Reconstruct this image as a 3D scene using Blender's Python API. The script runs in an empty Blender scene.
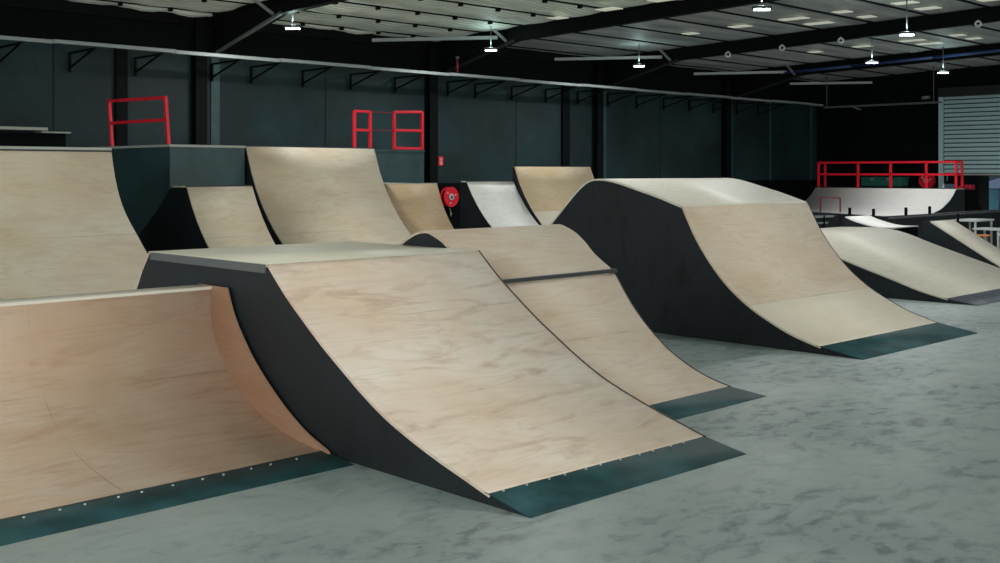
import bpy, bmesh, math, random
from mathutils import Vector, Matrix, noise as mnoise
random.seed(7)
C = bpy.context.scene.collection
scene = bpy.context.scene

# ------------------------------------------------------------------ camera, world, lights, exposure
H = 1.9
FPX = 1107.0
cam_d = bpy.data.cameras.new('camera')
cam = bpy.data.objects.new('camera', cam_d); C.objects.link(cam)
cam.location = (0, 0, H)
cam.rotation_euler = (math.radians(90), 0, math.radians(45.6 - 90))
cam_d.sensor_width = 36.0
cam_d.lens = FPX / 1000 * 36.0
cam_d.shift_y = -(281.5 - 172.0) / 1000
cam_d.clip_end = 200
scene.camera = cam

scene.view_settings.view_transform = 'Standard'
scene.view_settings.look = 'None'
scene.view_settings.gamma = 1.0
scene.view_settings.use_curve_mapping = False
scene.view_settings.exposure = 0.18

w = bpy.data.worlds.new('world'); scene.world = w; w.use_nodes = True
bg = w.node_tree.nodes['Background']
bg.inputs[0].default_value = (0.90, 0.97, 1.0, 1)
bg.inputs[1].default_value = 1.75

LED_W = 46.0          # power of every ceiling lamp
FILL_W = 380.0        # power of the added fill lights out of view

def area_light(name, loc, target, sx, sy, power, col):
    d = bpy.data.lights.new(name, 'AREA'); d.shape = 'RECTANGLE'; d.size = sx; d.size_y = sy
    d.energy = power; d.color = col
    o = bpy.data.objects.new(name, d); C.objects.link(o)
    o.location = loc
    o.rotation_euler = (Vector(target) - Vector(loc)).to_track_quat('-Z', 'Y').to_euler()
    return o
# two added fill lights out of view, standing in for daylight behind the camera
area_light('fill_light', (2.0, -9.0, 2.6), (12.0, 10.0, 1.0), 7.0, 4.4, FILL_W, (1.0, 0.97, 0.92))
area_light('fill_light', (-7.0, 4.0, 2.6), (6.0, 9.0, 0.8), 5.0, 4.0, FILL_W * 0.1, (1.0, 0.97, 0.92))

# ------------------------------------------------------------------ helpers
def lin(c):
    return tuple(((v/255)/12.92 if v/255 <= 0.04045 else ((v/255+0.055)/1.055)**2.4) for v in c) + (1,)

def tag(o, label, cat, group=None, kind=None):
    if label: o['label'] = label
    if cat: o['category'] = cat
    if group: o['group'] = group
    if kind: o['kind'] = kind
    return o

def empty(name, loc, rz=0, label=None, cat=None, group=None):
    o = bpy.data.objects.new(name, None); C.objects.link(o)
    o.empty_display_size = 0.2
    o.location = loc; o.rotation_euler = (0, 0, rz)
    return tag(o, label, cat, group)

class MB:
    """collects shapes in one bmesh; coordinates are local to the object"""
    def __init__(self):
        self.bm = bmesh.new(); self.uv = self.bm.loops.layers.uv.new('UVMap')
    def box(self, x0, x1, y0, y1, z0, z1):
        v = [self.bm.verts.new(p) for p in ((x0,y0,z0),(x1,y0,z0),(x1,y1,z0),(x0,y1,z0),(x0,y0,z1),(x1,y0,z1),(x1,y1,z1),(x0,y1,z1))]
        for f in ((3,2,1,0),(4,5,6,7),(0,1,5,4),(1,2,6,5),(2,3,7,6),(3,0,4,7)):
            self.bm.faces.new([v[i] for i in f])
        return self
    def hexa(self, lo, hi):
        v = [self.bm.verts.new(p) for p in list(lo) + list(hi)]
        for f in ((3,2,1,0),(4,5,6,7),(0,1,5,4),(1,2,6,5),(2,3,7,6),(3,0,4,7)):
            self.bm.faces.new([v[i] for i in f])
        return self
    def tube(self, a, b, r, n=10, r2=None):
        a = Vector(a); b = Vector(b); d = (b-a).normalized()
        u = d.orthogonal().normalized(); w_ = d.cross(u)
        r2 = r if r2 is None else r2
        A = []; B = []
        for i in range(n):
            t = 2*math.pi*i/n; k = u*math.cos(t)+w_*math.sin(t)
            A.append(self.bm.verts.new(a+k*r)); B.append(self.bm.verts.new(b+k*r2))
        for i in range(n):
            f = self.bm.faces.new((A[i], A[(i+1)%n], B[(i+1)%n], B[i])); f.smooth = True
        self.bm.faces.new(list(reversed(A))); self.bm.faces.new(B)
        return self
    def bar(self, a, b, w_, h_):
        """rectangular bar from a to b; w_ sideways, h_ upright"""
        a = Vector(a); b = Vector(b); d = (b-a).normalized()
        up = Vector((0,0,1)) if abs(d.z) < 0.95 else Vector((1,0,0))
        s = d.cross(up).normalized(); u = s.cross(d).normalized()
        q = [(-1,-1),(1,-1),(1,1),(-1,1)]
        A = [self.bm.verts.new(a+s*(i*w_/2)+u*(j*h_/2)) for i,j in q]
        B = [self.bm.verts.new(b+s*(i*w_/2)+u*(j*h_/2)) for i,j in q]
        for i in range(4): self.bm.faces.new((A[i],A[(i+1)%4],B[(i+1)%4],B[i]))
        self.bm.faces.new(list(reversed(A))); self.bm.faces.new(B)
        return self
    def sheet(self, pts, x0, x1, th=0.018, nx=1, v0=0.0):
        """a board bent along pts [(y,z)], from x0 to x1, th thick downwards; uv = metres"""
        nrm = []
        for i in range(len(pts)):
            a = pts[max(i-1,0)]; b = pts[min(i+1,len(pts)-1)]
            dy, dz = b[0]-a[0], b[1]-a[1]; l = math.hypot(dy,dz) or 1
            nrm.append((dz/l, -dy/l))
        s = [v0]
        for i in range(1,len(pts)): s.append(s[-1]+math.hypot(pts[i][0]-pts[i-1][0], pts[i][1]-pts[i-1][1]))
        xs = [x0+(x1-x0)*k/nx for k in range(nx+1)]
        top = [[self.bm.verts.new((x,p[0],p[1])) for x in xs] for p in pts]
        bot = [[self.bm.verts.new((x,p[0]+n[0]*th,p[1]+n[1]*th)) for x in xs] for p,n in zip(pts,nrm)]
        def face(vs, uvs):
            f = self.bm.faces.new(vs)
            for l,c in zip(f.loops, uvs): l[self.uv].uv = c
            return f
        for i in range(len(pts)-1):
            for k in range(nx):
                uvs = [(xs[k],s[i]),(xs[k+1],s[i]),(xs[k+1],s[i+1]),(xs[k],s[i+1])]
                f = face((top[i][k],top[i][k+1],top[i+1][k+1],top[i+1][k]), uvs); f.smooth = True
                f = face((bot[i+1][k],bot[i+1][k+1],bot[i][k+1],bot[i][k]), uvs); f.smooth = True
            for k in (0,nx):
                q = (top[i][k],top[i+1][k],bot[i+1][k],bot[i][k])
                face(q if k == 0 else tuple(reversed(q)), [(xs[k],s[i])]*4)
        for i in (0,len(pts)-1):
            for k in range(nx):
                q = (top[i][k],bot[i][k],bot[i][k+1],top[i][k+1])
                face(q if i == 0 else tuple(reversed(q)), [(xs[k],s[i])]*4)
        return self
    def plate(self, poly, x0, x1):
        """polygon in (y,z) extruded from x0 to x1"""
        A = [self.bm.verts.new((x0,p[0],p[1])) for p in poly]; B = [self.bm.verts.new((x1,p[0],p[1])) for p in poly]
        n = len(poly)
        for i in range(n): self.bm.faces.new((A[i],A[(i+1)%n],B[(i+1)%n],B[i]))
        self.bm.faces.new(A); self.bm.faces.new(list(reversed(B)))
        return self
    def ring(self, c, axis, R0, r, n=28, m=8):
        c = Vector(c); ax = Vector(axis).normalized(); u = ax.orthogonal().normalized(); v = ax.cross(u)
        rows = []
        for i in range(n):
            t = 2*math.pi*i/n; k = u*math.cos(t)+v*math.sin(t)
            rows.append([self.bm.verts.new(c+k*(R0+r*math.cos(2*math.pi*j/m))+ax*(r*math.sin(2*math.pi*j/m))) for j in range(m)])
        for i in range(n):
            for j in range(m):
                f = self.bm.faces.new((rows[i][j],rows[(i+1)%n][j],rows[(i+1)%n][(j+1)%m],rows[i][(j+1)%m])); f.smooth = True
        return self
    def build(self, name, mat, parent=None, bevel=0, loc=None):
        bmesh.ops.recalc_face_normals(self.bm, faces=self.bm.faces)
        me = bpy.data.meshes.new(name); self.bm.to_mesh(me); self.bm.free()
        for p in me.polygons:
            pass
        me.materials.append(mat)
        o = bpy.data.objects.new(name, me); C.objects.link(o)
        if parent: o.parent = parent
        if loc: o.location = loc
        if bevel:
            md = o.modifiers.new('bevel','BEVEL'); md.width = bevel; md.segments = 2; md.limit_method = 'ANGLE'; md.angle_limit = math.radians(50)
        return o

def struct(name, mb, mat, loc=None, parent=None):
    o = mb.build(name, mat, parent, loc=loc)
    if not parent: o['kind'] = 'structure'
    return o

def interp(pts, n=5):
    """Catmull-Rom through pts"""
    out = []
    P = [pts[0]] + list(pts) + [pts[-1]]
    for i in range(1, len(P)-2):
        p0,p1,p2,p3 = P[i-1],P[i],P[i+1],P[i+2]
        for k in range(n):
            t = k/n
            out.append(tuple(0.5*((2*p1[a])+(-p0[a]+p2[a])*t+(2*p0[a]-5*p1[a]+4*p2[a]-p3[a])*t*t+(-p0[a]+3*p1[a]-3*p2[a]+p3[a])*t**3) for a in (0,1)))
    out.append(tuple(pts[-1]))
    return out

def arc(yc, z, R, T, n=18, dmax=None):
    """transition with its lip at (yc,z) running down to the ground T in front of it"""
    out = []
    for i in range(n+1):
        d = T*(1-i/n)
        q = T-d
        zz = R-math.sqrt(max(R*R-q*q,0))
        out.append((yc-d, zz))
    k = z/out[-1][1]
    return [(y, max(zz*k, 0.004)) for y,zz in out]

# ------------------------------------------------------------------ materials
def newmat(name):
    m = bpy.data.materials.new(name); m.use_nodes = True
    nt = m.node_tree; b = nt.nodes['Principled BSDF']
    return m, nt, b
def node(nt, t, **kw):
    n = nt.nodes.new(t)
    for k,v in kw.items(): setattr(n,k,v)
    return n
def mixc(nt, fac, a, b, mode='MIX'):
    n = node(nt,'ShaderNodeMix', data_type='RGBA', blend_type=mode)
    for s,v in ((0,fac),(6,a),(7,b)):
        if hasattr(v,'links') or isinstance(v, bpy.types.NodeSocket): nt.links.new(v, n.inputs[s])
        else: n.inputs[s].default_value = v
    return n.outputs[2]
def math_(nt, op, a, b=None, c=None):
    n = node(nt,'ShaderNodeMath', operation=op)
    for i,v in enumerate((a,b,c)):
        if v is None: continue
        if isinstance(v, bpy.types.NodeSocket): nt.links.new(v, n.inputs[i])
        else: n.inputs[i].default_value = v
    return n.outputs[0]
def noise_(nt, vec, scale, detail=4, rough=0.55, dist=0.0):
    n = node(nt,'ShaderNodeTexNoise'); n.inputs['Scale'].default_value = scale
    n.inputs['Detail'].default_value = detail; n.inputs['Roughness'].default_value = rough; n.inputs['Distortion'].default_value = dist
    if vec is not None: nt.links.new(vec, n.inputs['Vector'])
    return n.outputs['Fac']
def ramp_(nt, fac, stops):
    n = node(nt,'ShaderNodeValToRGB'); cr = n.color_ramp
    while len(cr.elements) < len(stops): cr.elements.new(0.5)
    for e,(p,c) in zip(cr.elements, stops): e.position = p; e.color = c if len(c)==4 else c+(1,)
    nt.links.new(fac, n.inputs[0]); return n.outputs[0]
def mapping(nt, vec, scale, loc=(0,0,0)):
    n = node(nt,'ShaderNodeMapping'); n.inputs['Scale'].default_value = scale; n.inputs['Location'].default_value = loc
    nt.links.new(vec, n.inputs['Vector']); return n.outputs[0]
def bump(nt, b, h, strength, dist=0.01):
    n = node(nt,'ShaderNodeBump'); n.inputs['Strength'].default_value = strength; n.inputs['Distance'].default_value = dist
    nt.links.new(h, n.inputs['Height']); nt.links.new(n.outputs[0], b.inputs['Normal'])

def ply(name, base, pink=0.5, seams_v=(), seams_u=(), low=None, rough=0.5, seed=0.0, stain=0.35):
    """birch / pine plywood: long flame grain, sheet joints at the given metres, worn and ruddy patches"""
    m, nt, b = newmat(name)
    uv = node(nt,'ShaderNodeUVMap').outputs[0]
    base = lin(base)
    dark = tuple(c*k for c,k in zip(base[:3],(0.76,0.68,0.60)))+(1,)
    pinkc = tuple(c*k for c,k in zip(base[:3],(0.95,0.84,0.75)))+(1,)
    pale = tuple(min(1,c*k) for c,k in zip(base[:3],(1.07,1.09,1.12)))+(1,)
    big = noise_(nt, mapping(nt, uv, (0.8,1.2,1), (seed,seed*0.7,0)), 1.2, 3, 0.6)
    col = mixc(nt, ramp_(nt, big, [(0.35,(0,0,0)),(0.68,(1,1,1))]), pinkc if pink > 0.5 else base, pale)
    col = mixc(nt, 1-min(pink,0.95), col, base)
    # flame grain: contour lines of a long noise
    g = noise_(nt, mapping(nt, uv, (0.38,2.5,1), (seed*3,seed,0)), 1.5, 3, 0.5, 0.5)
    con = math_(nt,'SINE', math_(nt,'MULTIPLY', g, 60.0))
    con = math_(nt,'MULTIPLY', math_(nt,'POWER', math_(nt,'MULTIPLY_ADD', con, 0.5, 0.5), 5.0), noise_(nt, mapping(nt,uv,(0.7,1.5,1),(2+seed,5,0)), 1.6, 2))
    col = mixc(nt, math_(nt,'MULTIPLY', con, 0.5), col, dark)
    fine = noise_(nt, mapping(nt, uv, (2.5,60,1)), 1.5, 3, 0.6)
    col = mixc(nt, math_(nt,'MULTIPLY', ramp_(nt, fine, [(0.45,(0,0,0)),(0.75,(1,1,1))]), 0.16), col, dark)
    # ruddy stains and scuffs
    st = noise_(nt, mapping(nt, uv, (0.7,2.6,1), (9+seed,3,0)), 2.2, 6, 0.65, 0.6)
    col = mixc(nt, math_(nt,'MULTIPLY', ramp_(nt, st, [(0.52,(0,0,0)),(0.70,(1,1,1))]), stain), col, lin((178,138,114)))
    sc = noise_(nt, mapping(nt, uv, (3,20,1), (1,seed,0)), 2.0, 5, 0.7)
    col = mixc(nt, math_(nt,'MULTIPLY', ramp_(nt, sc, [(0.66,(0,0,0)),(0.74,(1,1,1))]), 0.35), col, lin((110,98,84)))
    sep = node(nt,'ShaderNodeSeparateXYZ'); nt.links.new(uv, sep.inputs[0])
    if low:   # a newer, paler sheet below joint low[0]
        f = math_(nt,'LESS_THAN', sep.outputs[1], low[0])
        pc = mixc(nt, 0.55, col, lin(low[1]))
        col = mixc(nt, f, col, pc)
    for axis, L in ((1,seams_v),(0,seams_u)):
        for s in L:
            f = math_(nt,'LESS_THAN', math_(nt,'ABSOLUTE', math_(nt,'SUBTRACT', sep.outputs[axis], s)), 0.0045)
            col = mixc(nt, math_(nt,'MULTIPLY', math_(nt,'MULTIPLY', f, ramp_(nt, big, [(0.40,(0,0,0)),(0.62,(1,1,1))])), 0.45), col, lin((96,72,56)))
    nt.links.new(col, b.inputs['Base Color'])
    b.inputs['Roughness'].default_value = rough
    b.inputs['Specular IOR Level'].default_value = 0.22
    bump(nt, b, fine, 0.06, 0.004)
    return m

def paint(name, base, var=0.25, rough=0.55, scale=1.4, alt=None, bumpy=0.05, scuff=0.0, spec=0.5):
    m, nt, b = newmat(name)
    co = node(nt,'ShaderNodeTexCoord').outputs['Object']
    base = lin(base); alt = lin(alt) if alt else tuple(c*(1+var*2) for c in base[:3])+(1,)
    n = noise_(nt, co, scale, 5, 0.6)
    col = mixc(nt, ramp_(nt, n, [(0.38,(0,0,0)),(0.66,(1,1,1))]), base, alt)
    if scuff:
        s = noise_(nt, mapping(nt, co, (3,3,1.0)), 1.8, 5, 0.7, 0.6)
        col = mixc(nt, math_(nt,'MULTIPLY', ramp_(nt, s, [(0.56,(0,0,0)),(0.66,(1,1,1))]), scuff), col, (0.002,0.002,0.002,1))
    nt.links.new(col, b.inputs['Base Color'])
    r = math_(nt,'MULTIPLY_ADD', n, 0.25, rough-0.12); nt.links.new(r, b.inputs['Roughness'])
    b.inputs['Specular IOR Level'].default_value = spec
    bump(nt, b, noise_(nt, co, 30, 3), bumpy, 0.01)
    return m
def plain(name, base, rough=0.5, metal=0.0, spec=0.5):
    return_m, nt, b = newmat(name)
    co = node(nt,'ShaderNodeTexCoord').outputs['Object']
    c = lin(base); d = tuple(v*0.82 for v in c[:3])+(1,)
    col = mixc(nt, noise_(nt, co, 9, 3), c, d)
    nt.links.new(col, b.inputs['Base Color'])
    b.inputs['Roughness'].default_value = rough; b.inputs['Metallic'].default_value = metal
    b.inputs['Specular IOR Level'].default_value = spec
    return return_m
def emit(name, col, st):
    m, nt, b = newmat(name)
    b.inputs['Base Color'].default_value = lin(col)
    b.inputs['Emission Color'].default_value = lin(col); b.inputs['Emission Strength'].default_value = st
    return m

def concrete_floor():
    m, nt, b = newmat('polished_concrete')
    co = node(nt,'ShaderNodeTexCoord').outputs['Object']
    n1 = noise_(nt, co, 0.55, 6, 0.62, 0.4)
    n2 = noise_(nt, mapping(nt, co, (1,1.6,1), (4,1,0)), 4.6, 9, 0.66, 0.35)
    col = mixc(nt, ramp_(nt, n1, [(0.35,(0,0,0)),(0.65,(1,1,1))]), lin((120,134,131)), lin((148,158,153)))
    col = mixc(nt, math_(nt,'MULTIPLY', ramp_(nt, n2, [(0.50,(0,0,0)),(0.62,(1,1,1))]), ramp_(nt, n1, [(0.42,(0.72,0.72,0.72)),(0.56,(0.15,0.15,0.15))])), col, lin((76,90,88)))
    n3 = noise_(nt, mapping(nt, co, (1,1,1), (20,7,0)), 1.7, 6, 0.7, 0.8)
    col = mixc(nt, math_(nt,'MULTIPLY', ramp_(nt, n3, [(0.55,(0,0,0)),(0.75,(1,1,1))]), 0.45), col, lin((142,138,128)))
    v = node(nt,'ShaderNodeTexVoronoi'); v.inputs['Scale'].default_value = 2.3; nt.links.new(co, v.inputs['Vector'])
    spot = ramp_(nt, v.outputs['Distance'], [(0.022,(1,1,1)),(0.034,(0,0,0))])
    col = mixc(nt, math_(nt,'MULTIPLY', spot, 0.6), col, lin((40,44,44)))
    nt.links.new(col, b.inputs['Base Color'])
    nt.links.new(math_(nt,'MULTIPLY_ADD', n2, 0.35, 0.28), b.inputs['Roughness'])
    b.inputs['Specular IOR Level'].default_value = 0.4
    bump(nt, b, n2, 0.08, 0.01)
    return m

M = {}
M['floor'] = concrete_floor()
M['black'] = paint('black_painted_plywood', (27,31,34), 0.25, 0.55, 1.6, alt=(33,40,43), scuff=0.25, spec=0.3)
M['black_scuffed'] = paint('scuffed_black_plywood', (25,28,30), 0.25, 0.55, 1.2, alt=(30,37,40), scuff=0.7, spec=0.3)
M['teal'] = paint('dark_teal_plywood', (38,60,62), 0.25, 0.5, 1.5, alt=(50,80,82), scuff=0.1)
M['toe'] = paint('dark_steel_toe_plate', (32,58,60), 0.2, 0.5, 3.0, alt=(44,80,82), bumpy=0.03, spec=0.2)
M['toe_grey'] = paint('grey_steel_toe_plate', (66,70,76), 0.2, 0.42, 3.0, alt=(80,84,90), bumpy=0.03)
M['wall'] = paint('dark_teal_concrete_panel', (19,32,34), 0.25, 0.6, 0.5, alt=(31,55,57), scuff=0.12, spec=0.3)
M['wall_black'] = paint('flat_black_wall', (7,9,10), 0.2, 0.8, 0.8, alt=(11,14,15), spec=0.1)  # also carries the painted shade of the unlit upper cladding
M['steel_black'] = paint('black_painted_steel', (6,7,8), 0.2, 0.7, 2, alt=(9,11,12), spec=0.12)
M['seam'] = plain('dark_joint_sealant', (7,9,10), 0.8)  # dark sealant of the wall panel joints
M['galv'] = plain('galvanised_steel', (150,156,154), 0.45, 0.3)
M['galv_dim'] = plain('dull_galvanised_steel', (104,106,104), 0.6, 0.2)
M['coping'] = plain('dark_coping_steel', (52,54,52), 0.4, 0.5)
M['edging'] = plain('dark_edge_strip', (62,56,50), 0.6)
M['trim_pale'] = plain('pale_edge_board', (176,178,166), 0.5)
M['red'] = plain('bright_red_paint', (240,22,48), 0.4)
M['red_dark'] = plain('dark_red_paint', (120,20,34), 0.5)
M['screw'] = plain('worn_screw_head', (170,176,168), 0.4, 0.4)
M['white'] = plain('white_plastic', (206,210,206), 0.45)
M['green'] = plain('sea_green_plastic', (40,112,100), 0.5)
M['orange'] = plain('orange_plastic', (214,130,50), 0.5)
M['blue'] = plain('blue_tarpaulin', (24,52,84), 0.6)
M['blue_pale'] = plain('pale_blue_panel', (96,158,180), 0.6)
M['pink'] = emit('lit_red_sign', (130,24,48), 0.05)
M['lamp'] = emit('led_lens', (225,246,255), 14.0)
M['lamp_case'] = plain('lamp_housing', (40,42,44), 0.5)
M['roof_grey'] = None

# ------------------------------------------------------------------ building shell
XW, YW = 36.9, 21.0            # far wall and long wall
XB, YB = -6.0, -10.0
SL = 0.028                     # roof pitch
def eave(y): return 5.20 + SL*(YW-y)

struct('floor', MB().box(XB-6, XW+14, YB-4, YW+0.3, -0.2, 0), M['floor'])
# long wall: dark teal tilt-up panels up to 4.35 m, black below 1.65 m and unlit cladding above, its shade painted in as black
struct('wall_left', MB().box(XB, XW, YW, YW+0.2, 1.62, 4.38), M['wall'])
o = struct('trim_1', MB().box(XB, XW, YW, YW+0.2, 0, 1.62), M['wall_black'])
o = struct('trim_2', MB().box(XB, XW, YW, YW+0.2, 4.38, 5.6), M['wall_black'])
# far wall with the roller door opening
DY0, DY1, DZ = 12.2, 16.3, 4.66
struct('wall_far', MB().box(XW, XW+0.2, DY1, YW+0.2, 0, 5.7).box(XW, XW+0.2, YB, DY0, 0, 5.7).box(XW, XW+0.2, DY0, DY1, DZ, 5.7), M['wall_black'])

# roof sheeting, sagging foil between purlins and bridging
def roof_mat(name, a, b_, c, glow):
    m, nt, b = newmat(name)
    co = node(nt,'ShaderNodeTexCoord').outputs['Object']
    n = noise_(nt, mapping(nt, co, (0.25,1.6,1)), 1.3, 5, 0.6)
    col = ramp_(nt, n, [(0.32,lin(a)),(0.52,lin(b_)),(0.74,lin(c))])
    # ribs of the sheeting running down the slope are too fine to see; joints between lengths
    wv = node(nt,'ShaderNodeTexWave'); wv.bands_direction = 'Y'; wv.inputs['Scale'].default_value = 2.6; wv.inputs['Distortion'].default_value = 0.5
    nt.links.new(co, wv.inputs['Vector'])
    col = mixc(nt, math_(nt,'MULTIPLY', wv.outputs['Fac'], 0.45), col, lin((84,88,84)))
    nt.links.new(col, b.inputs['Base Color']); b.inputs['Roughness'].default_value = 0.6
    bump(nt, b, n, 0.2, 0.05)
    nt.links.new(col, b.inputs['Emission Color']); b.inputs['Emission Strength'].default_value = glow   # glow added to lift the dark ceiling; the sheeting is no lamp
    return m
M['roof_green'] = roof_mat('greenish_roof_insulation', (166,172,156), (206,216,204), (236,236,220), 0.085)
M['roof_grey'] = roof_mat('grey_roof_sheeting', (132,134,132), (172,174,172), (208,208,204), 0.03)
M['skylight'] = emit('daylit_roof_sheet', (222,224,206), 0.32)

raft_x = [5.6, 11.99, 18.38, 24.73, 31.24]
purl_y = [20.7 - 1.35*k for k in range(23)]
def roof_bay(n, x0, x1, mat, sag):
    mb = MB(); bm = mb.bm
    ny = 6
    ys = []
    yy = [YW+0.2] + purl_y
    for a, b_ in zip(yy[:-1], yy[1:]):
        for k in range(ny): ys.append((a+(b_-a)*k/ny, math.sin(math.pi*k/ny)))
    ys.append((yy[-1],0))
    nbx = max(1, round((x1-x0)/1.06)); xs = []
    for q in range(nbx):
        for k in range(4): xs.append((x0+(x1-x0)*(q+k/4)/nbx, math.sin(math.pi*k/4)))
    xs.append((x1,0))
    rows = []
    for y, sy in ys:
        row = []
        for x, sx in xs:
            z = eave(y)+0.03 - sag*sy*(0.35+0.65*sx)*(0.7+0.6*mnoise.noise(Vector((x*0.6,y*0.5,n))))
            row.append(bm.verts.new((x,y,z)))
        rows.append(row)
    for i in range(len(rows)-1):
        for j in range(len(xs)-1):
            f = bm.faces.new((rows[i][j],rows[i+1][j],rows[i+1][j+1],rows[i][j+1])); f.smooth = True
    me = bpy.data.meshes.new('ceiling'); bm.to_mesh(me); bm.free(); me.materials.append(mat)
    o = bpy.data.objects.new('ceiling', me); C.objects.link(o); o['kind'] = 'structure'
edges = [XB] + raft_x + [XW+0.2]
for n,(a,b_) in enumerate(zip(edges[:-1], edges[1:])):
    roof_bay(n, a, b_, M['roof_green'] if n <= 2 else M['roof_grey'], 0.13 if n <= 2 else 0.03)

# purlins running along the hall, one length per line
pm = MB().box(XB, XW, -0.035, 0.035, 0, 0.16).build('purlin', M['steel_black']); pm['kind'] = 'structure'
pm2 = None
for k,y in enumerate(purl_y):
    o = pm if k == 0 else pm.copy()
    if k: C.objects.link(o)
    o.location = (0, y, eave(y)+0.005); o['kind'] = 'structure'
# bridging struts between purlins (three lines in every bay)
br = None
for n,(a,b_) in enumerate(zip(edges[:-1], edges[1:])):
    if n == 0: continue
    for q in (1,2,3,4,5):
        x = a+(b_-a)*q/6
        mb = MB()
        mb.bar((0, YW-0.2, eave(YW-0.2)+0.04), (0, -6, eave(-6)+0.04), 0.022, 0.022)
        for y in (purl_y[:20] if n <= 2 else []): mb.box(-0.03,0.03,y-0.05,y+0.05,eave(y)-0.05,eave(y)+0.06)
        o = mb.build('roof_bridging', M['steel_black'], loc=(x,0,0)); o['kind'] = 'structure'

# translucent roof sheets
for xs_, k0, k1 in ((17.55,3,9),(22.35,3,8),(23.45,5,10),(28.3,3,9),(29.3,5,10)):
    for k in range(k0, k1):
        ya = purl_y[k]-0.34; yb = ya-0.34-0.3*((k*7)%3)/2
        zc = eave((ya+yb)/2)-(0.12 if xs_ < 18 else 0.035)
        o = MB().box(xs_-0.16,xs_+0.16,yb,ya,zc-0.01,zc+0.004).build('skylight_panel', M['skylight']); o['kind'] = 'structure'

# portal frames: column with haunched rafter, light flange edge and fly braces
def rafter_z(y): return 4.90 + SL*(20.6-y)
for i,x in enumerate(raft_x):
    c = MB().box(x-0.45, x-0.19, YW-0.22, YW-0.20, 0, 5.1).box(x-0.45, x-0.19, YW-0.02, YW, 0, 5.1).box(x-0.33, x-0.31, YW-0.20, YW-0.02, 0, 5.1)
    o = struct('column', c, M['steel_black'])
    mb = MB()
    y0, y1, y2 = YW-0.1, 18.2, -9.5
    zt = lambda y: eave(y)-0.0
    def beam(ya, yb, za, zb):   # web and two flanges
        mb.hexa([(x-0.01,ya,za),(x+0.01,ya,za),(x+0.01,yb,zb),(x-0.01,yb,zb)], [(x-0.01,ya,zt(ya)),(x+0.01,ya,zt(ya)),(x+0.01,yb,zt(yb)),(x-0.01,yb,zt(yb))])
        for dz, f in ((0.0,-1),(0,1)):
            A = (za, zt(ya)) [f > 0]; B = (zb, zt(yb))[f > 0]
            mb.hexa([(x-0.09,ya,A-0.008),(x+0.09,ya,A-0.008),(x+0.09,yb,B-0.008),(x-0.09,yb,B-0.008)], [(x-0.09,ya,A+0.008),(x+0.09,ya,A+0.008),(x+0.09,yb,B+0.008),(x-0.09,yb,B+0.008)])
    beam(y0, y1, 4.36, rafter_z(y1)); beam(y1, y2, rafter_z(y1), rafter_z(y2))
    struct('rafter', mb, M['steel_black'])
    # grey lower edge of the haunch
    struct('haunch_flange', MB().hexa([(x-0.095,y0-0.3,4.37),(x-0.03,y0-0.3,4.37),(x-0.03,y1,rafter_z(y1)-0.025),(x-0.095,y1,rafter_z(y1)-0.025)],
        [(x-0.095,y0-0.3,4.42),(x-0.03,y0-0.3,4.42),(x-0.03,y1,rafter_z(y1)+0.03),(x-0.095,y1,rafter_z(y1)+0.03)]), M['galv_dim'] if i <= 1 else M['coping'])
    for y in (18.5, 9.3):
        o = MB().bar((x-0.06, y, rafter_z(y)+0.02), (x-0.75, y, eave(y)+0.1), 0.05, 0.05).build('fly_brace', M['galv']); o['kind'] = 'structure'
    if i > 1:   # corner brace in the roof from the long wall to the rafter
        o = MB().bar((x-2.2, 20.85, 5.02), (x-0.1, 18.75, 5.08), 0.08, 0.08).build('roof_brace', M['galv']); o['kind'] = 'structure'
o = MB().bar((34.7, 20.8, 5.02), (36.75, 18.75, 5.06), 0.08, 0.08).build('roof_brace', M['galv']); o['kind'] = 'structure'
pb = MB()
ypts = [18.9,16.5,14.0,11.5,9.0,6.0]
for ya, yb in zip(ypts[:-1], ypts[1:]): pb.tube((0,ya-18.9,rafter_z(ya)+0.1-rafter_z(18.9)),(0,yb-18.9,rafter_z(yb)+0.1-rafter_z(18.9)),0.045,8)
tag(pb.build('air_hose', plain('dark_blue_hose', (34,58,104), 0.5), loc=(31.08,18.9,rafter_z(18.9))), 'dark blue hose strung along the farthest long rafter', 'hose')
for y in (16.57,14.96,13.35,10.06):
    f = empty('pipe_fitting', (24.60,y,rafter_z(y)-0.03), 0, 'small round white fittings under the long rafter at upper right', 'fitting', 'round fittings under the rafter')
    MB().ring((0,0,0),(1,0.9,0),0.06,0.022,18,6).build('ring', M['white'], f)
    MB().tube((0,0,0.05),(0,0,0.10),0.015,8).build('stem', M['galv'], f)
# intermediate wind posts and panel joints in the long wall
for x, wd in ((10.0,0.24),(23.1,0.28)):
    struct('wall_post', MB().box(x-wd/2, x+wd/2, YW-0.08, YW+0.0, 0, 4.4), M['steel_black'])
for x in (8.67, 14.95, 21.17, 27.5, 5.2):
    struct('panel_joint', MB().box(x-0.018, x+0.018, YW-0.004, YW+0.01, 1.6, 4.38), M['seam'])
for x, wd in ((12.0,0.2), (24.76,0.12), (31.27,0.14), (33.7,0.08), (36.45,0.08)):
    struct('pale_wall_strip', MB().box(x, x+wd, YW-0.03, YW+0.0, 1.6, 4.38), M['teal'])
# eave gutter beam
struct('eave_beam', MB().box(XB, XW, YW-0.12, YW, 4.95, 5.16), M['steel_black'])

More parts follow.
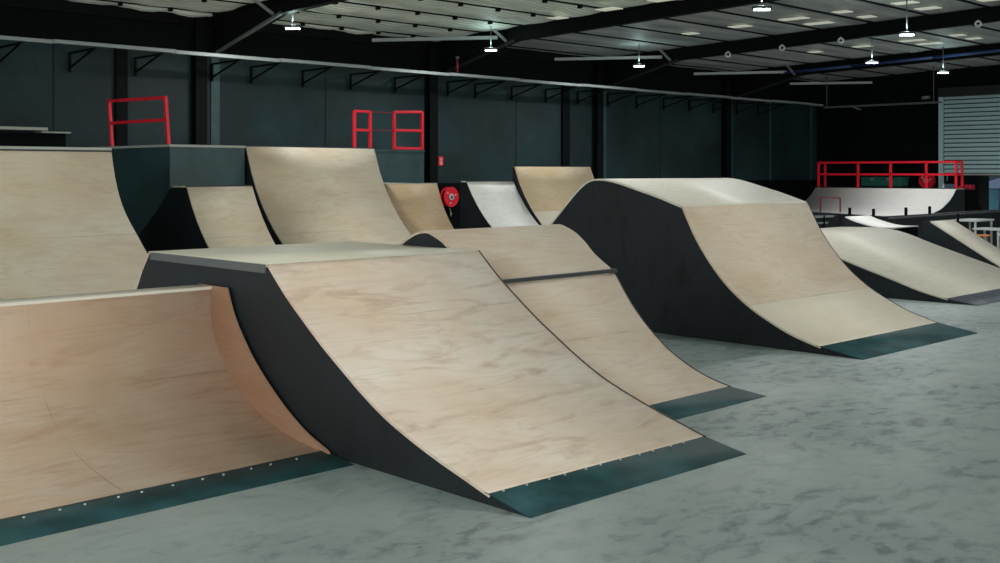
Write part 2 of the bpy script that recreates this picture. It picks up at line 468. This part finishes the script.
# cable tray with its brackets all along the long wall, then across the far wall
tray = empty('cable_tray', (14, 19.8, 4.235), 0, 'long pale grey tray on brackets high on the dark wall', 'cable tray')
x = 1.0
k = 0
while x < 34.9:
    L = 2.4
    MB().box(x-14, min(x+L,35.15)-14, -0.06, 0.06, -0.035+0.012*(k%2), 0.03+0.012*(k%2)).build('tray_length', M['galv'], tray)
    x += L-0.02; k += 1
for q in range(24):
    xb = 2.3+1.33*q
    if any(abs(xb-(c_-0.32)) < 0.3 for c_ in raft_x): xb += 0.38
    if xb > 33: break
    MB().bar((xb-14,1.12,-0.05),(xb-14,1.12,-0.42),0.05,0.04).bar((xb-14,1.14,-0.06),(xb-14,0,-0.055),0.035,0.035).bar((xb-14,1.12,-0.34),(xb-14,0.12,-0.07),0.03,0.03).build('bracket', M['steel_black'], tray)
tr2 = MB().box(-0.04,0.04,-2.15,2.0,-0.03,0.03).tube((0,1.9,0),(0,1.9,1.09),0.015,6).tube((0,-1.9,0),(0,-1.9,1.18),0.015,6).bar((0,1.0,0),(0.25,0.75,-0.12),0.04,0.04).build('conduit', M['galv_dim'], loc=(35.1,17.68,4.15))
tag(tr2, 'grey conduit crossing in front of the black far wall towards the roller door', 'conduit')

# roller door in the far wall, half open
dr = empty('door_1', (XW-0.05, (DY0+DY1)/2, 0)); dr['kind'] = 'structure'
mb = MB(); z = 1.84; i = 0
hw = (DY1-DY0)/2
while z < 4.45:
    z1 = z+0.145
    mb.hexa([(-0.06,-hw+0.1,z+0.035),(0.02,-hw+0.1,z+0.03),(0.02,hw-0.1,z+0.03),(-0.06,hw-0.1,z+0.035)],[(0.01,-hw+0.1,z1),(0.02,-hw+0.1,z1),(0.02,hw-0.1,z1),(0.01,hw-0.1,z1)])
    z = z1
MB().box(0.025,0.04,-hw+0.05,hw-0.05,1.84,4.6).build('dark_gap_sheet', M['steel_black'], dr)  # black sheet added behind the slats to darken the gaps between them
M['shutter'] = plain('blue_grey_shutter', (196,224,224), 0.5, 0.0)
mb.build('shutter_slats', M['shutter'], dr)
MB().box(-0.05,0.03,-hw+0.08,hw-0.08,1.80,1.85).build('bottom_rail', M['trim_pale'], dr)
MB().box(-0.28,0.05,-hw,hw,4.42,4.72).build('shutter_box', M['coping'], dr)
for s in (-1,1): MB().box(-0.07,0.05,s*hw-0.07,s*hw+0.07,0,4.6).build('guide_rail', M['shutter'], dr)
# the yard behind the half open door: blue sheeting on a frame and a pale panel
struct('wall_yard', MB().box(XW+8, XW+8.2, 6, 24, 0, 5), paint('dim_blue_sheeting', (14,24,38), 0.3, 0.7, 1.0, alt=(18,34,52)))

# ------------------------------------------------------------------ ramps
def ramp(name, label, cat, x0, x1, toe, plate_end, curve, deck=None, back=None, mats=None, group=None, rz=0, loc=None,
         coping=True, trim=None, screws=0, seam=None, edge=None, base_z=0.0, right_side=True, skew=0.0):
    """toe/plate_end/curve/deck/back are (y,z) in local metres; surface runs from the toe up to the lip,
    deck runs back from the lip, back comes down again"""
    mt = dict(surface=M['black'], deck=M['black'], side=M['black'], toe=M['toe'], back=M['black'])
    mt.update(mats or {})
    ox = (x0+x1)/2; oy = curve[-1][0]
    if loc is None: loc = (ox, oy, base_z)
    L = lambda pts: [(p[0]-oy, p[1]-base_z) for p in pts]
    hx = (x1-x0)/2
    root = empty(name, loc, rz, label, cat, group)
    c = L(curve)
    MB().sheet(c, -hx, hx, 0.02, 1).build('riding_surface', mt['surface'], root)
    full = list(c)
    if toe is not None:
        tp = L([toe, plate_end])
        MB().sheet([tp[0], tp[1], (tp[1][0]+0.03, tp[1][1]+0.004)], -hx, hx, 0.006).build('toe_plate', mt['toe'], root)
        tplate = [o for o in C.objects if o.name.startswith('toe_plate')]
        tplate = next(o for o in tplate if o.parent == root)
        full = [tp[0], tp[1]] + [p for p in c if p[0] > tp[1][0]+0.02]
        for k in range(screws):
            xx = -hx + 0.1 + (2*hx-0.2)*(k+0.25*((k*37)%5)/4)/screws
            MB().tube((xx, tp[1][0]-0.020, tp[1][1]-0.004),(xx, tp[1][0]-0.022, tp[1][1]+0.004), 0.008, 8).build('screw', M['screw'], tplate)
    if deck:
        d = L(deck)
        MB().sheet([c[-1]]+d, -hx, hx, 0.022, v0=3.0).build('deck', mt['deck'], root)
        full += d
    if back:
        b_ = L(back)
        MB().sheet([full[-1]]+b_, -hx, hx, 0.02, v0=6.0).build('back_panel', mt['back'], root)
        full += b_
    # side panels sit just under the boards
    low = [(y, max(z-0.014, 0.0)) for y,z in full]
    zmin = 0.0 - 0.0
    poly = low + ([(low[-1][0], 0.0)] if low[-1][1] > 0.001 else [])
    if low[0][1] > 0.001: poly = [(low[0][0], 0.0)] + poly
    poly2 = []
    for p in poly:
        if not poly2 or math.hypot(p[0]-poly2[-1][0], p[1]-poly2[-1][1]) > 1e-4: poly2.append(p)
    for s in (-1,1):
        if s == 1 and not right_side: continue
        xa = s*hx; MB().plate(poly2, min(xa,xa-s*0.018)+0.002*s*-1, max(xa,xa-s*0.018)+0.002*s*-1).build('side_panel', mt['side'], root)
    if edge:
        e = c
        for s in (1,):
            a, b_ = (-hx-0.002, -hx+0.012) if s < 0 else (hx-0.012, hx+0.002)
            MB().sheet([(y, z+0.004) for y,z in e if z > 0.02], a, b_, 0.024).build('edging', M['edging'], root)
    if coping:
        y,z = c[-1]
        MB().box(-hx, hx, y-0.012, y+0.03, z-0.012, z+0.008).build('coping', M['coping'] if coping is True else coping, root)
    if skew:      # the ramp was built a touch out of square
        for o in root.children_recursive:
            for v in o.data.vertices: v.co.y += skew*v.co.x
    return root

G_Q = 'plywood skate ramps'
wood_a = ply('ruddy_plywood', (202,180,158), 0.9, seams_v=(1.36,), seams_u=(0.63,), rough=0.6, seed=1.3, stain=0.6)
wood_front = ply('front_ramp_plywood', (222,207,190), 0.9, seams_v=(1.98,), seams_u=(), rough=0.58, seed=4.1, stain=0.6)
wood_mid = ply('middle_ramp_plywood', (208,192,172), 0.7, seams_v=(1.0,), rough=0.6, seed=7.7, stain=0.35)
wood_right = ply('right_box_plywood', (210,195,174), 0.7, seams_v=(0.95,), low=(0.95,(214,208,190)), rough=0.6, seed=11.2, stain=0.2)
wood_back = ply('back_ramp_plywood', (216,204,180), 0.75, seams_v=(1.22,2.44), rough=0.58, seed=2.2, stain=0.25)
wood_tan = ply('tan_plywood', (196,172,138), 0.6, seams_v=(1.22,), rough=0.6, seed=5.2, stain=0.25)
wood_cheek = ply('cheek_plywood', (162,128,104), 0.7, seams_v=(1.22,), rough=0.5, seed=8.2, stain=0.5)  # base colour darkened because this side face is lit less
wood_pale = ply('pale_plywood', (240,238,232), 0.2, seams_v=(1.22,), rough=0.6, seed=9.2, stain=0.05)
wood_deck = ply('grey_worn_deck_plywood', (222,215,194), 0.2, rough=0.5, seed=3.2, stain=0.08)
wood_box = ply('pale_worn_deck_plywood', (214,208,192), 0.3, rough=0.5, seed=6.2, stain=0.1)
wood_far = ply('far_bank_plywood', (196,190,174), 0.3, rough=0.5, seed=6.9, stain=0.08)

# 1. front funbox
front = interp([(4.515,0.062),(4.74,0.125),(4.97,0.188),(5.22,0.268),(5.465,0.36),(5.71,0.482),(5.905,0.595),(6.14,0.735),(6.42,0.925),(6.61,1.065),(6.81,1.238)],4)
r = ramp('funbox', 'large plywood funbox ramp nearest the camera with black sides and dark toe plate', 'skate ramp', 4.37, 6.395, (4.195,0.004), (4.53,0.066), front,
     deck=[(8.62,1.238)], back=[(8.76,1.07),(8.88,0.88),(9.1,0.62),(9.45,0.32),(9.9,0.1),(10.3,0.004)], mats=dict(surface=wood_front, deck=wood_deck, back=wood_front), screws=11, coping=False, edge=True, skew=-0.03)
MB().box(-1.03,-1.01,0.06,1.78,-0.065+1.238,-0.004+1.238).build('edge_angle', M['galv_dim'], r)

# 2. middle ramp: quarter below, rounded hump above
mid = interp([(5.47,0.032),(5.68,0.08),(5.88,0.15),(6.11,0.265),(6.29,0.395),(6.44,0.525),(6.6,0.70),(6.78,0.945)],4)
hump = interp([(6.80,0.965),(7.02,1.10),(7.15,1.215),(7.27,1.30),(7.4,1.355),(7.5,1.378),(7.64,1.355),(7.77,1.30),(7.87,1.24)],4)
r = ramp('hump_ramp', 'plywood ramp with a rounded hump top standing between the two big funboxes', 'skate ramp', 6.42, 8.17, (5.12,0.004), (5.49,0.036), mid,
     deck=hump[1:], back=[(8.3,0.93),(8.8,0.5),(9.3,0.18),(9.9,0.004)], mats=dict(surface=wood_mid, deck=wood_mid, back=wood_mid), coping=False, edge=True)
MB().box(-0.875,0.875,-0.035,0.012,0.945,0.978).build('coping', M['coping'], r)

# 3. right box
rbox = interp([(5.88,0.078),(6.2,0.17),(6.46,0.28),(6.72,0.415),(6.95,0.575),(7.12,0.73),(7.29,0.925),(7.45,1.15),(7.55,1.33),(7.64,1.50)],4)
roofp = interp([(7.64,1.50),(8.0,1.615),(8.35,1.71),(8.62,1.78),(8.80,1.81),(8.95,1.815),(9.08,1.79),(9.23,1.70),(9.41,1.54),(9.72,1.24)],4)
r = ramp('hip_funbox', 'tall plywood box ramp at right with scuffed black side and sloping rounded top', 'skate ramp', 10.46, 13.15, (5.405,0.004), (5.91,0.084), rbox,
     deck=roofp[1:], back=[(10.1,0.82),(10.5,0.45),(11.0,0.15),(11.5,0.004)], mats=dict(surface=wood_right, deck=wood_box, back=wood_right, side=M['black_scuffed']), coping=False, edge=True, skew=-0.018)

# 4. near left quarter pipe with the cheek at its right end
lq = interp([(6.05,0.03),(6.28,0.045),(6.52,0.075),(6.81,0.14),(7.11,0.27),(7.36,0.46),(7.52,0.68),(7.555,0.85),(7.55,1.03)],4)
r = ramp('quarter_pipe', 'low wide quarter pipe at the left edge with a long dark toe plate', 'skate ramp', 0.3, 4.345, (5.79,0.004), (6.09,0.034), lq,
     deck=[(7.75,1.03)], back=[(7.77,0.004)], mats=dict(surface=wood_a, deck=wood_box), screws=22, coping=False)
ck = interp([(6.07,0.05),(6.34,0.14),(6.64,0.3),(6.97,0.54),(7.22,0.81),(7.34,1.035)],5)
poly = [(y-7.55, z) for y,z in ck] + [(0.2,1.035),(0.2,0.0),(6.0-7.55,0.0)]
cb = MB(); bm = cb.bm; uvl = cb.uv
cb.plate(poly, 2.0, 2.018)
for f in bm.faces:
    for l in f.loops: l[uvl].uv = (l.vert.co.y+3, l.vert.co.z*1.5)
o = cb.build('cheek_panel', wood_cheek, r); o['label'] = 'reddish plywood end cheek'

# 5. tall left quarter
r = ramp('quarter_pipe', 'tall steep plywood quarter pipe behind the low one at far left', 'skate ramp', 2.2, 6.78, None, None, interp([(11.6,0.02),(12.2,0.16),(12.8,0.40),(13.43,0.82),(13.72,1.05),(13.96,1.24),(14.17,1.45),(14.32,1.68),(14.43,1.94),(14.50,2.185)],4),
     deck=[(16.6,2.185)], back=[(16.62,0.004)], mats=dict(surface=wood_back, deck=wood_deck))
MB().box(-2.29,2.29,-0.004,0.03,2.195,2.23).build('edge_board', M['trim_pale'], r)

# 6. small box in front of the teal platform
r = ramp('small_funbox', 'small plywood box ramp in front of the dark teal platform', 'skate ramp', 8.18, 9.29, None, None, arc(15.0,1.69,3.0,2.7),
     deck=[(15.46,1.69)], back=[(15.93,1.31),(16.46,0.94),(16.9,0.64),(16.92,0.004)], mats=dict(surface=wood_back, deck=wood_deck))

# 7. teal platform joined to the tall middle quarter
def platform(name, label, x0,x1,y0,y1,z, mat, edge=True):
    root = empty(name, ((x0+x1)/2, y0, 0), 0, label, 'platform')
    hx=(x1-x0)/2; d=y1-y0
    MB().box(-hx,hx,0,0.02,0,z-0.03).build('front_panel', mat, root)
    MB().box(-hx,-hx+0.02,0.02,d,0,z-0.03).build('side_panel', mat, root)
    MB().box(hx-0.02,hx,0.02,d,0,z-0.03).build('side_panel', mat, root)
    MB().box(-hx-0.015,hx+0.015,-0.015,d,z-0.03,z+0.01).build('deck', M['trim_pale'] if edge else mat, root)
    return root
platform('ramp_platform', 'dark teal platform with a pale edge under the leftmost red guard rail', 8.96, 10.38, 17.0, 20.5, 2.35, M['teal'])
r = ramp('quarter_pipe', 'tall wide plywood quarter pipe left of centre beside the teal platform', 'skate ramp', 10.41, 13.24, None, None, arc(17.0,2.36,3.35,3.2),
     deck=[(20.4,2.36)], back=[(20.42,0.004)], mats=dict(surface=wood_back, deck=wood_deck))
platform('ramp_platform', 'dark teal platform against the wall under the middle red guard rail', 13.27, 16.12, 18.9, 20.5, 2.38, M['teal'], False)
r = ramp('quarter_pipe', 'small plywood quarter pipe directly left of the red hose reel', 'skate ramp', 13.5, 14.85, None, None, arc(17.0,1.67,2.35,2.25),
     deck=[(18.7,1.67)], back=[(18.72,0.004)], mats=dict(surface=wood_tan, deck=wood_deck), coping=M['trim_pale'])
r = ramp('quarter_pipe', 'whitish quarter pipe with black side just right of the red hose reel', 'skate ramp', 15.68, 17.05, None, None, arc(17.0,1.71,3.3,2.9),
     deck=[(17.2,1.71)], back=[(17.22,0.004)], mats=dict(surface=wood_pale, deck=wood_deck))
wood_e = ply('two_tone_plywood', (206,186,152), 0.6, seams_v=(2.62,), low=(2.62,(226,224,214)), rough=0.6, seed=5.9, stain=0.15)
r = ramp('quarter_pipe', 'tan plywood quarter pipe rising behind the rounded end of the tall box ramp', 'skate ramp', 17.09, 19.59, None, None, arc(17.0,2.03,3.1,2.9),
     deck=[(17.06,2.03)], back=[(17.08,0.004)], mats=dict(surface=wood_e, deck=wood_deck))

# 8. far bank, its neighbour and the small transition behind
bank = interp([(6.92,0.06),(7.33,0.155),(7.75,0.29),(8.17,0.42),(8.8,0.62),(9.13,0.735),(9.39,0.81),(9.65,0.85),(10.05,0.865)],4)
ramp('bank_ramp', 'wide low pale plywood bank at the right edge of the picture', 'skate ramp', 15.85, 19.5, (6.47,0.004), (6.94,0.065), bank,
     deck=[(10.6,0.85)], back=[(10.9,0.6),(11.3,0.004)], mats=dict(surface=wood_far, deck=wood_far, toe=M['toe_grey']), coping=False)
g = [(7.9,0.004),(7.95,0.15),(8.0,0.205),(8.4,0.44),(8.8,0.68),(9.28,0.965)]
ramp('bank_ramp', 'narrow steep pale bank at the right edge behind the wide bank', 'skate ramp', 20.5, 21.5, None, None, g[1:],
     deck=[(9.45,0.96)], mats=dict(surface=wood_far, deck=M['black']), coping=False)
hh = interp([(9.98,0.825),(10.24,0.82),(10.46,0.84),(10.7,0.895),(10.86,0.94),(11.03,1.005)],4)
ramp('transition_ramp', 'small white curved ramp just beyond the crest of the wide bank', 'skate ramp', 20.5, 21.5, None, None, hh,
     deck=[(11.08,1.0)], back=[(11.1,0.004)], mats=dict(surface=wood_pale, deck=M['black']), coping=False)

# far quarter pipe facing back up the hall
jq = interp([(-2.35,0.50),(-1.75,0.68),(-1.1,0.81),(-0.75,0.93),(-0.42,1.08),(-0.18,1.24),(0,1.4)],4)
r = ramp('quarter_pipe', 'pale quarter pipe at the far end under the long red guard rail', 'skate ramp', -2.33, 2.33, None, None, jq,
     deck=[(0.6,1.4)], back=[(0.62,0.004)], mats=dict(surface=wood_pale, deck=wood_deck), rz=-math.pi/2, loc=(33.0, 16.48, 0))

# ------------------------------------------------------------------ guard rails
def rail_thing(label, loc, segs_posts, segs_rails, r=0.024, mat='red', rz=0, extra=None, name='guard_rail', cat='guard rail', tilt=0):
    root = empty(name, loc, rz, label, cat)
    if tilt: root.rotation_euler[1] = tilt
    for a,b_ in segs_posts: MB().bar(a,b_,2*r,2*r).build('post', M[mat], root, bevel=0.004)
    for a,b_ in segs_rails: MB().bar(a,b_,2*r,2*r).build('rail', M[mat], root, bevel=0.004)
    return root
# leftmost: runs along the side edge of the teal platform
rail_thing('red two bar guard rail leftmost of all on the teal platform', (9.0, 17.12, 2.365),
    [((0,0,0),(0,0,0.78)),((0,2.1,0),(0,2.1,0.82))],
    [((0,-0.02,0.78),(0,2.12,0.82)),((0,0,0.41),(0,2.1,0.42))], r=0.027, tilt=math.radians(-4))
# middle
rail_thing('red guard rail standing above the small quarter pipe near the middle of the long wall', (14.25, 18.97, 2.395),
    [((0,0,0),(0,0,0.80)),((0.42,0,0),(0.42,0,0.80)),((1.08,0,0),(1.08,0,0.82)),((1.88,0,0),(1.88,0,0.85))],
    [((0,0,0.80),(0.42,0,0.80)),((0,0,0.40),(0.42,0,0.40)),((1.08,0,0.82),(1.88,0,0.85)),((1.08,0,0.42),(1.88,0,0.43)),((1.08,0,0.03),(1.88,0,0.03))], r=0.027)
for o in list(C.objects):
    pass
r = [o for o in C.objects if o.name.startswith('guard_rail')][-1]
for z in (0.80,0.41): MB().bar((0.42,0,z),(1.08,0,z),0.022,0.022).build('thin_rail', M['red_dark'], r)
# far: along the far quarter pipe
posts = []; rails = []
ys = [18.75, 17.35, 16.25, 15.1, 14.18]
for y in ys: posts.append(((0,y-16.48,0),(0,y-16.48,0.80)))
posts += [((0.42,18.75-16.48,0),(0.42,18.75-16.48,0.80)), ((0.42,14.18-16.48,0),(0.42,14.18-16.48,0.80))]
for z in (0.80,0.42):
    rails.append(((0,18.78-16.48,z),(0,14.15-16.48,z)))
    for y in (18.75,14.18): rails.append(((0,y-16.48,z),(0.42,y-16.48,z)))
rails.append(((0,14.18-16.48,0.03),(0.42,14.18-16.48,0.03)))
rail_thing('long red guard rail on the far quarter pipe in front of the roller door', (33.08,16.48,1.405), posts, rails, r=0.032)
# small hoop on the dark barrier
rail_thing('small dark red hoop at the left end of the black barrier', (23.55,13.3,0.96),
    [((0,0,0),(0,0,0.33)),((0.1,-0.45,0),(0.1,-0.45,0.33))],[((0,0,0.335),(0.1,-0.45,0.335))], r=0.014, mat='red_dark', name='grind_rail', cat='rail')

# ------------------------------------------------------------------ black barrier beyond the banks
bar = empty('black_barrier', (22.5,11.1,0), 0, 'low black barrier with short posts crossing in front of the far quarter pipe', 'barrier')
MB().box(0,6.5,0,0.12,0,0.95).build('panel', M['black'], bar)
MB().hexa([(0,0.12,0),(0.12,0.12,0),(1.45,2.9,0),(1.33,2.9,0)],[(0,0.12,0.95),(0.12,0.12,0.95),(1.45,2.9,0.95),(1.33,2.9,0.95)]).build('panel', M['black'], bar)
MB().box(0,6.5,-0.03,0.0,0.90,0.93).build('kick_rail', M['galv_dim'], bar)
for px_ in (0.9,2.08,4.9): MB().box(px_,px_+0.05,0.03,0.08,0.94,1.12).build('post', M['steel_black'], bar)
for t in (0.1,0.37): MB().box(1.33*t,1.33*t+0.05,0.12+2.78*t,0.12+2.78*t+0.05,0.94,1.10).build('post', M['steel_black'], bar)
# dark bench with pale slats left of the small white ramp
bn = empty('slatted_bench', (20.9, 12.0, 0), 0, 'dark bench with pale slats at the far side of the tall box ramp', 'bench')
MB().box(0,1.1,0,0.45,0.0,0.96).build('body', M['black'], bn)
for k,(z,l) in enumerate(((0.95,0.75),(0.82,0.5))):
    MB().box(0.1,0.1+l,-0.04,0.0,z-0.018,z+0.018).build('slat', M['galv'], bn)
MB().box(0.4,0.45,-0.05,-0.04,0.5,0.98).build('upright', M['steel_black'], bn)

# ------------------------------------------------------------------ things along the walls
def hose_reel(loc, rz, label, R0=0.25, dim=False):
    r = empty('hose_reel', loc, rz, label, 'hose reel', 'fire hose reels on the walls')
    MB().tube((0,-0.02,0),(0,-0.05,0),R0,32).build('back_disc', M['red'], r)
    fd = MB().tube((0,-0.16,0),(0,-0.18,0),R0,32).build('front_disc', M['red'], r, bevel=0.004)
    MB().ring((0,-0.18,0),(0,1,0),R0-0.008,0.012).build('rim', M['red'], r)
    MB().tube((0,-0.05,0),(0,-0.16,0),R0*0.82,28).build('hose_coil', M['steel_black'], r)
    hb = MB().tube((0,-0.18,0),(0,-0.20,0),R0*0.32,20).build('hub', M['white'], r)
    MB().tube((0,-0.20,0),(0,-0.215,0),R0*0.15,16).build('hub_cap', M['galv_dim'], hb)
    for a in (20,140,260): 
        c,s = math.cos(math.radians(a)), math.sin(math.radians(a))
        MB().tube((c*R0*0.62,-0.182,s*R0*0.62),(c*R0*0.62,-0.187,s*R0*0.62),R0*0.09,10).build('slot', M['white'], fd)
    MB().tube((0.0,-0.10,-R0),(0.05,-0.12,-R0-0.16),0.014,8).tube((0.05,-0.12,-R0-0.16),(0.03,-0.12,-R0-0.24),0.02,8,0.012).build('nozzle', M['trim_pale'], r)
    MB().box(-0.06,0.06,-0.02,0.0,-0.2,0.2).build('wall_bracket', M['red'], r)
    return r
hose_reel((18.66,20.99,1.27), 0, 'round red fire hose reel with white hub on the long wall near centre')
hose_reel((36.88,16.76,1.60), -math.pi/2, 'red fire hose reel on the far wall seen through the long red rail', 0.26)
sg = empty('fire_sign', (18.46,20.99,2.18), 0, 'small red and white fire sign on the long wall above the hose reel', 'sign')
bd = MB().box(-0.075,0.075,-0.012,0,-0.115,0.115).build('board', M['red'], sg)
MB().ring((0.0,-0.014,0.035),(0,1,0),0.030,0.009,20,6).build('reel_symbol', M['white'], bd)
MB().box(-0.045,0.045,-0.016,-0.012,-0.04,-0.02).box(-0.045,0.045,-0.016,-0.012,-0.068,-0.052).box(-0.03,0.03,-0.016,-0.012,-0.094,-0.082).build('text_lines', M['white'], bd)

# red sprinkler drop pipe and valve high on the wall
pp = empty('sprinkler_pipe', (17.95,19.8,4.27), 0, 'short red pipe drop above the tray beside the second column', 'pipe')
MB().tube((0,0,0.03),(0,0,0.36),0.028,10).build('pipe', M['red_dark'], pp)
MB().tube((0,0,0.36),(0,0,0.42),0.045,10).build('cap', M['galv_dim'], pp)

# pale topped ledge against the wall at far left
lg = empty('wall_ledge', (7.4,20.75,2.50), 0, 'long pale topped ledge on the long wall at far left', 'ledge')
MB().box(-3.6,0.98,-0.2,0.24,0.17,0.225).build('top_board', M['trim_pale'], lg)
MB().box(0.9,1.45,-0.12,0.24,0.13,0.155).build('end_shelf', M['trim_pale'], lg)
MB().box(-3.6,1.4,0.0,0.24,-0.3,0.13).build('body', M['wall_black'], lg)

# green storage box on the far platform
gb = empty('storage_box', (36.35,18.08,1.41), 0, 'long sea green storage box behind the far red rail', 'box')
MB().box(-0.3,0.3,-0.72,0.72,0,0.26).build('body', M['green'], gb, bevel=0.02)
MB().box(-0.32,0.32,-0.74,0.74,0.26,0.32).build('lid', M['green'], gb, bevel=0.015)
for y in (-0.3,0.3): MB().box(-0.34,-0.31,y-0.06,y+0.06,0.2,0.3).build('latch', M['galv'], gb)
MB().box(-0.3,0.3,-0.72,0.72,-1.41,0).build('stand', M['steel_black'], gb)
# black cabinet with a red sign beside the door
cb = empty('cabinet', (35.9,14.85,0), 0, 'black cabinet with a small red sign at the open roller door', 'cabinet')
MB().box(-0.4,0.4,-0.36,0.35,0,1.78).build('body', M['wall_black'], cb, bevel=0.01)
MB().box(-0.42,-0.4,-0.34,-0.02,0.1,1.7).build('door', M['steel_black'], cb)
MB().box(-0.42,-0.4,0.01,0.33,0.1,1.7).build('door', M['steel_black'], cb)
sp_ = MB().box(-0.435,-0.42,-0.24,0.1,1.34,1.50).build('sign_plate', M['pink'], cb)
MB().box(-0.44,-0.435,-0.12,-0.05,1.40,1.48).box(-0.44,-0.435,0.0,0.06,1.40,1.48).build('sign_mark', M['red'], sp_)
# dark speaker boxes next to the reel on the far wall
sp = empty('wall_switch_box', (36.9,16.05,1.6), 0, 'black control box at the left jamb of the roller door', 'control box')
MB().box(-0.2,0,-0.3,0.1,-0.1,0.25).build('case', M['steel_black'], sp)
MB().box(-0.22,-0.2,-0.04,0.0,0.0,0.18).build('cover_strip', M['galv'], sp)
# camera on the far wall
cm = empty('security_camera', (36.9,16.75,4.45), 0, 'small grey security camera on the far wall left of the roller door', 'camera')
MB().box(-0.05,0,-0.05,0.05,-0.05,0.05).build('mount', M['galv_dim'], cm)
MB().tube((-0.05,0,0),(-0.32,0.06,-0.03),0.06,12).build('body', M['galv'], cm)

# blue tent frame seen through the open door
bt = empty('market_tent', (42.0,16.1,0), 0, 'pale blue sheeting seen through the half open roller door', 'tent')
MB().box(-0.02,0.02,-1.0,1.1,0.2,1.25).build('side_sheet', M['blue_pale'], bt)
MB().hexa([(-0.8,-1.2,1.3),(0.8,-1.2,1.3),(0.8,1.2,1.3),(-0.8,1.2,1.3)],[(-0.05,-0.2,1.7),(0.05,-0.2,1.7),(0.05,0.2,1.7),(-0.05,0.2,1.7)]).build('roof_sheet', M['blue'], bt)
for sx in (-0.75,0.75):
    for sy in (-1.15,0.0,1.15): MB().tube((sx,sy,0),(sx,sy,1.32),0.035,8).build('leg', M['blue'], bt)

# cafe tables and stools beyond the bank
def table(loc, label, round_=False, w_=0.9, h_=0.74, rz=0):
    t = empty('cafe_table', loc, rz, label, 'table', 'white tables at the far right')
    if round_:
        MB().tube((0,0,h_-0.03),(0,0,h_),w_/2,24).build('table_top', M['white'], t)
        MB().tube((0,0,0.02),(0,0,h_-0.03),0.03,10).build('pedestal', M['white'], t)
        MB().tube((0,0,0),(0,0,0.02),0.24,18).build('base', M['white'], t)
    else:
        MB().box(-w_/2,w_/2,-0.3,0.3,h_-0.04,h_).build('table_top', M['white'], t, bevel=0.006)
        for a in (-1,1):
            for b_ in (-1,1): MB().box(a*(w_/2-0.05)-0.02,a*(w_/2-0.05)+0.02,b_*0.25-0.02,b_*0.25+0.02,0,h_-0.04).build('leg', M['white'], t)
    return t
table((25.9,10.72,0), 'white rectangular table farthest left of the far right group', w_=1.0, h_=0.80)
table((25.3,10.05,0), 'low white table in front of the rectangular one at far right', w_=0.6, h_=0.64)
table((25.2,9.2,0), 'round white table at the right edge of the picture', True, 0.76, 0.50)
table((26.4,9.8,0), 'white table partly behind the round one at the right edge', w_=0.9, h_=0.72)
def stool(loc, label, h_=0.45, mat='white'):
    t = empty('stool', loc, 0.3, label, 'stool', 'stools at the far right')
    MB().tube((0,0,h_-0.03),(0,0,h_),0.17,18).build('seat', M[mat], t)
    for a in range(4):
        c,s = math.cos(a*math.pi/2+0.78), math.sin(a*math.pi/2+0.78)
        MB().tube((c*0.1,s*0.1,h_-0.03),(c*0.17,s*0.17,0),0.012,6).build('leg', M['galv'], t)
stool((24.6,9.95,0), 'orange seated stool among the white tables', 0.52, 'orange')
stool((24.45,8.95,0), 'pale stool nearest the edge of the steep bank', 0.42)
stool((24.55,9.45,0), 'pale stool beside the orange seated one', 0.55)
tp = empty('sign_post', (24.35,10.4,0), 0, 'thin black post standing among the white tables', 'post')
MB().tube((0,0,0.02),(0,0,0.98),0.03,10).build('pole', M['steel_black'], tp)
MB().tube((0,0,0),(0,0,0.02),0.18,16).build('base', M['steel_black'], tp)

# ------------------------------------------------------------------ ceiling lamps
def lamp(x, y, z, label, power=1.0):
    top = eave(y)+0.02
    l = empty('high_bay_lamp', (x,y,z), math.radians(-45), label, 'ceiling lamp', 'led lamps under the roof')
    MB().box(-0.16,0.16,-0.08,0.08,0.0,0.05).build('housing', M['lamp_case'], l, bevel=0.01)
    MB().box(-0.13,0.13,-0.06,0.06,-0.02,0.0).build('lens', M['lamp'], l)
    MB().tube((0,0,0.05),(0,0,top-z),0.012,6).build('hanger', M['galv_dim'], l)
    d = bpy.data.lights.new('lamp_light','AREA'); d.shape='RECTANGLE'; d.size=0.34; d.size_y=0.14; d.energy = LED_W*power; d.color=(0.96,0.99,1.0); d.spread = math.radians(170)
    o = bpy.data.objects.new('lamp_light', d); C.objects.link(o); o.parent = l; o.location=(0,0,-0.03)
    d = bpy.data.lights.new('lamp_glow','POINT'); d.shadow_soft_size=0.05; d.energy = 9.0; d.color=(0.70,1.0,0.97)
    o = bpy.data.objects.new('lamp_glow', d); C.objects.link(o); o.parent = l; o.location=(0.0,0,0.12)
for x,y,z,lb in (
    (12.18,18.2,4.70,'small bright ceiling lamp farthest left, under the first rafter'),
    (17.63,18.3,4.70,'small lit ceiling lamp hanging beside the second rafter'),
    (23.08,18.32,4.70,'small lit ceiling lamp hanging from the third bay beside the long wall'),
    (16.52,10.44,4.70,'bright ceiling lamp nearest the top edge of the picture'),
    (21.69,10.31,4.70,'bright bluish ceiling lamp under the rafter at upper right'),
    (26.60,13.57,4.70,'bright bluish ceiling lamp left of the roller door'),
    (30.70,13.53,4.70,'bright bluish ceiling lamp just above the roller door'),
    (11.0,10.4,4.70,'ceiling lamp over the tall left ramps'),
    (5.6,10.4,4.70,'ceiling lamp over the low left quarter pipe'),
    (2.6,5.0,4.70,'added unseen ceiling lamp in front of the low left quarter pipe'),  # unseen lamp, added here so the cheek throws no shadow
    (12.0,2.5,4.70,'ceiling lamp over the open floor at right'),
    (16.5,3.5,4.70,'ceiling lamp over the far open floor'),
    (0.5,3.0,4.70,'ceiling lamp above the camera'),
    (22.0,3.5,4.70,'ceiling lamp over the far right floor')):
    lamp(x, y, z, lb, 0.5 if x < 8 else 1.7 if y > 8 else 1.25)
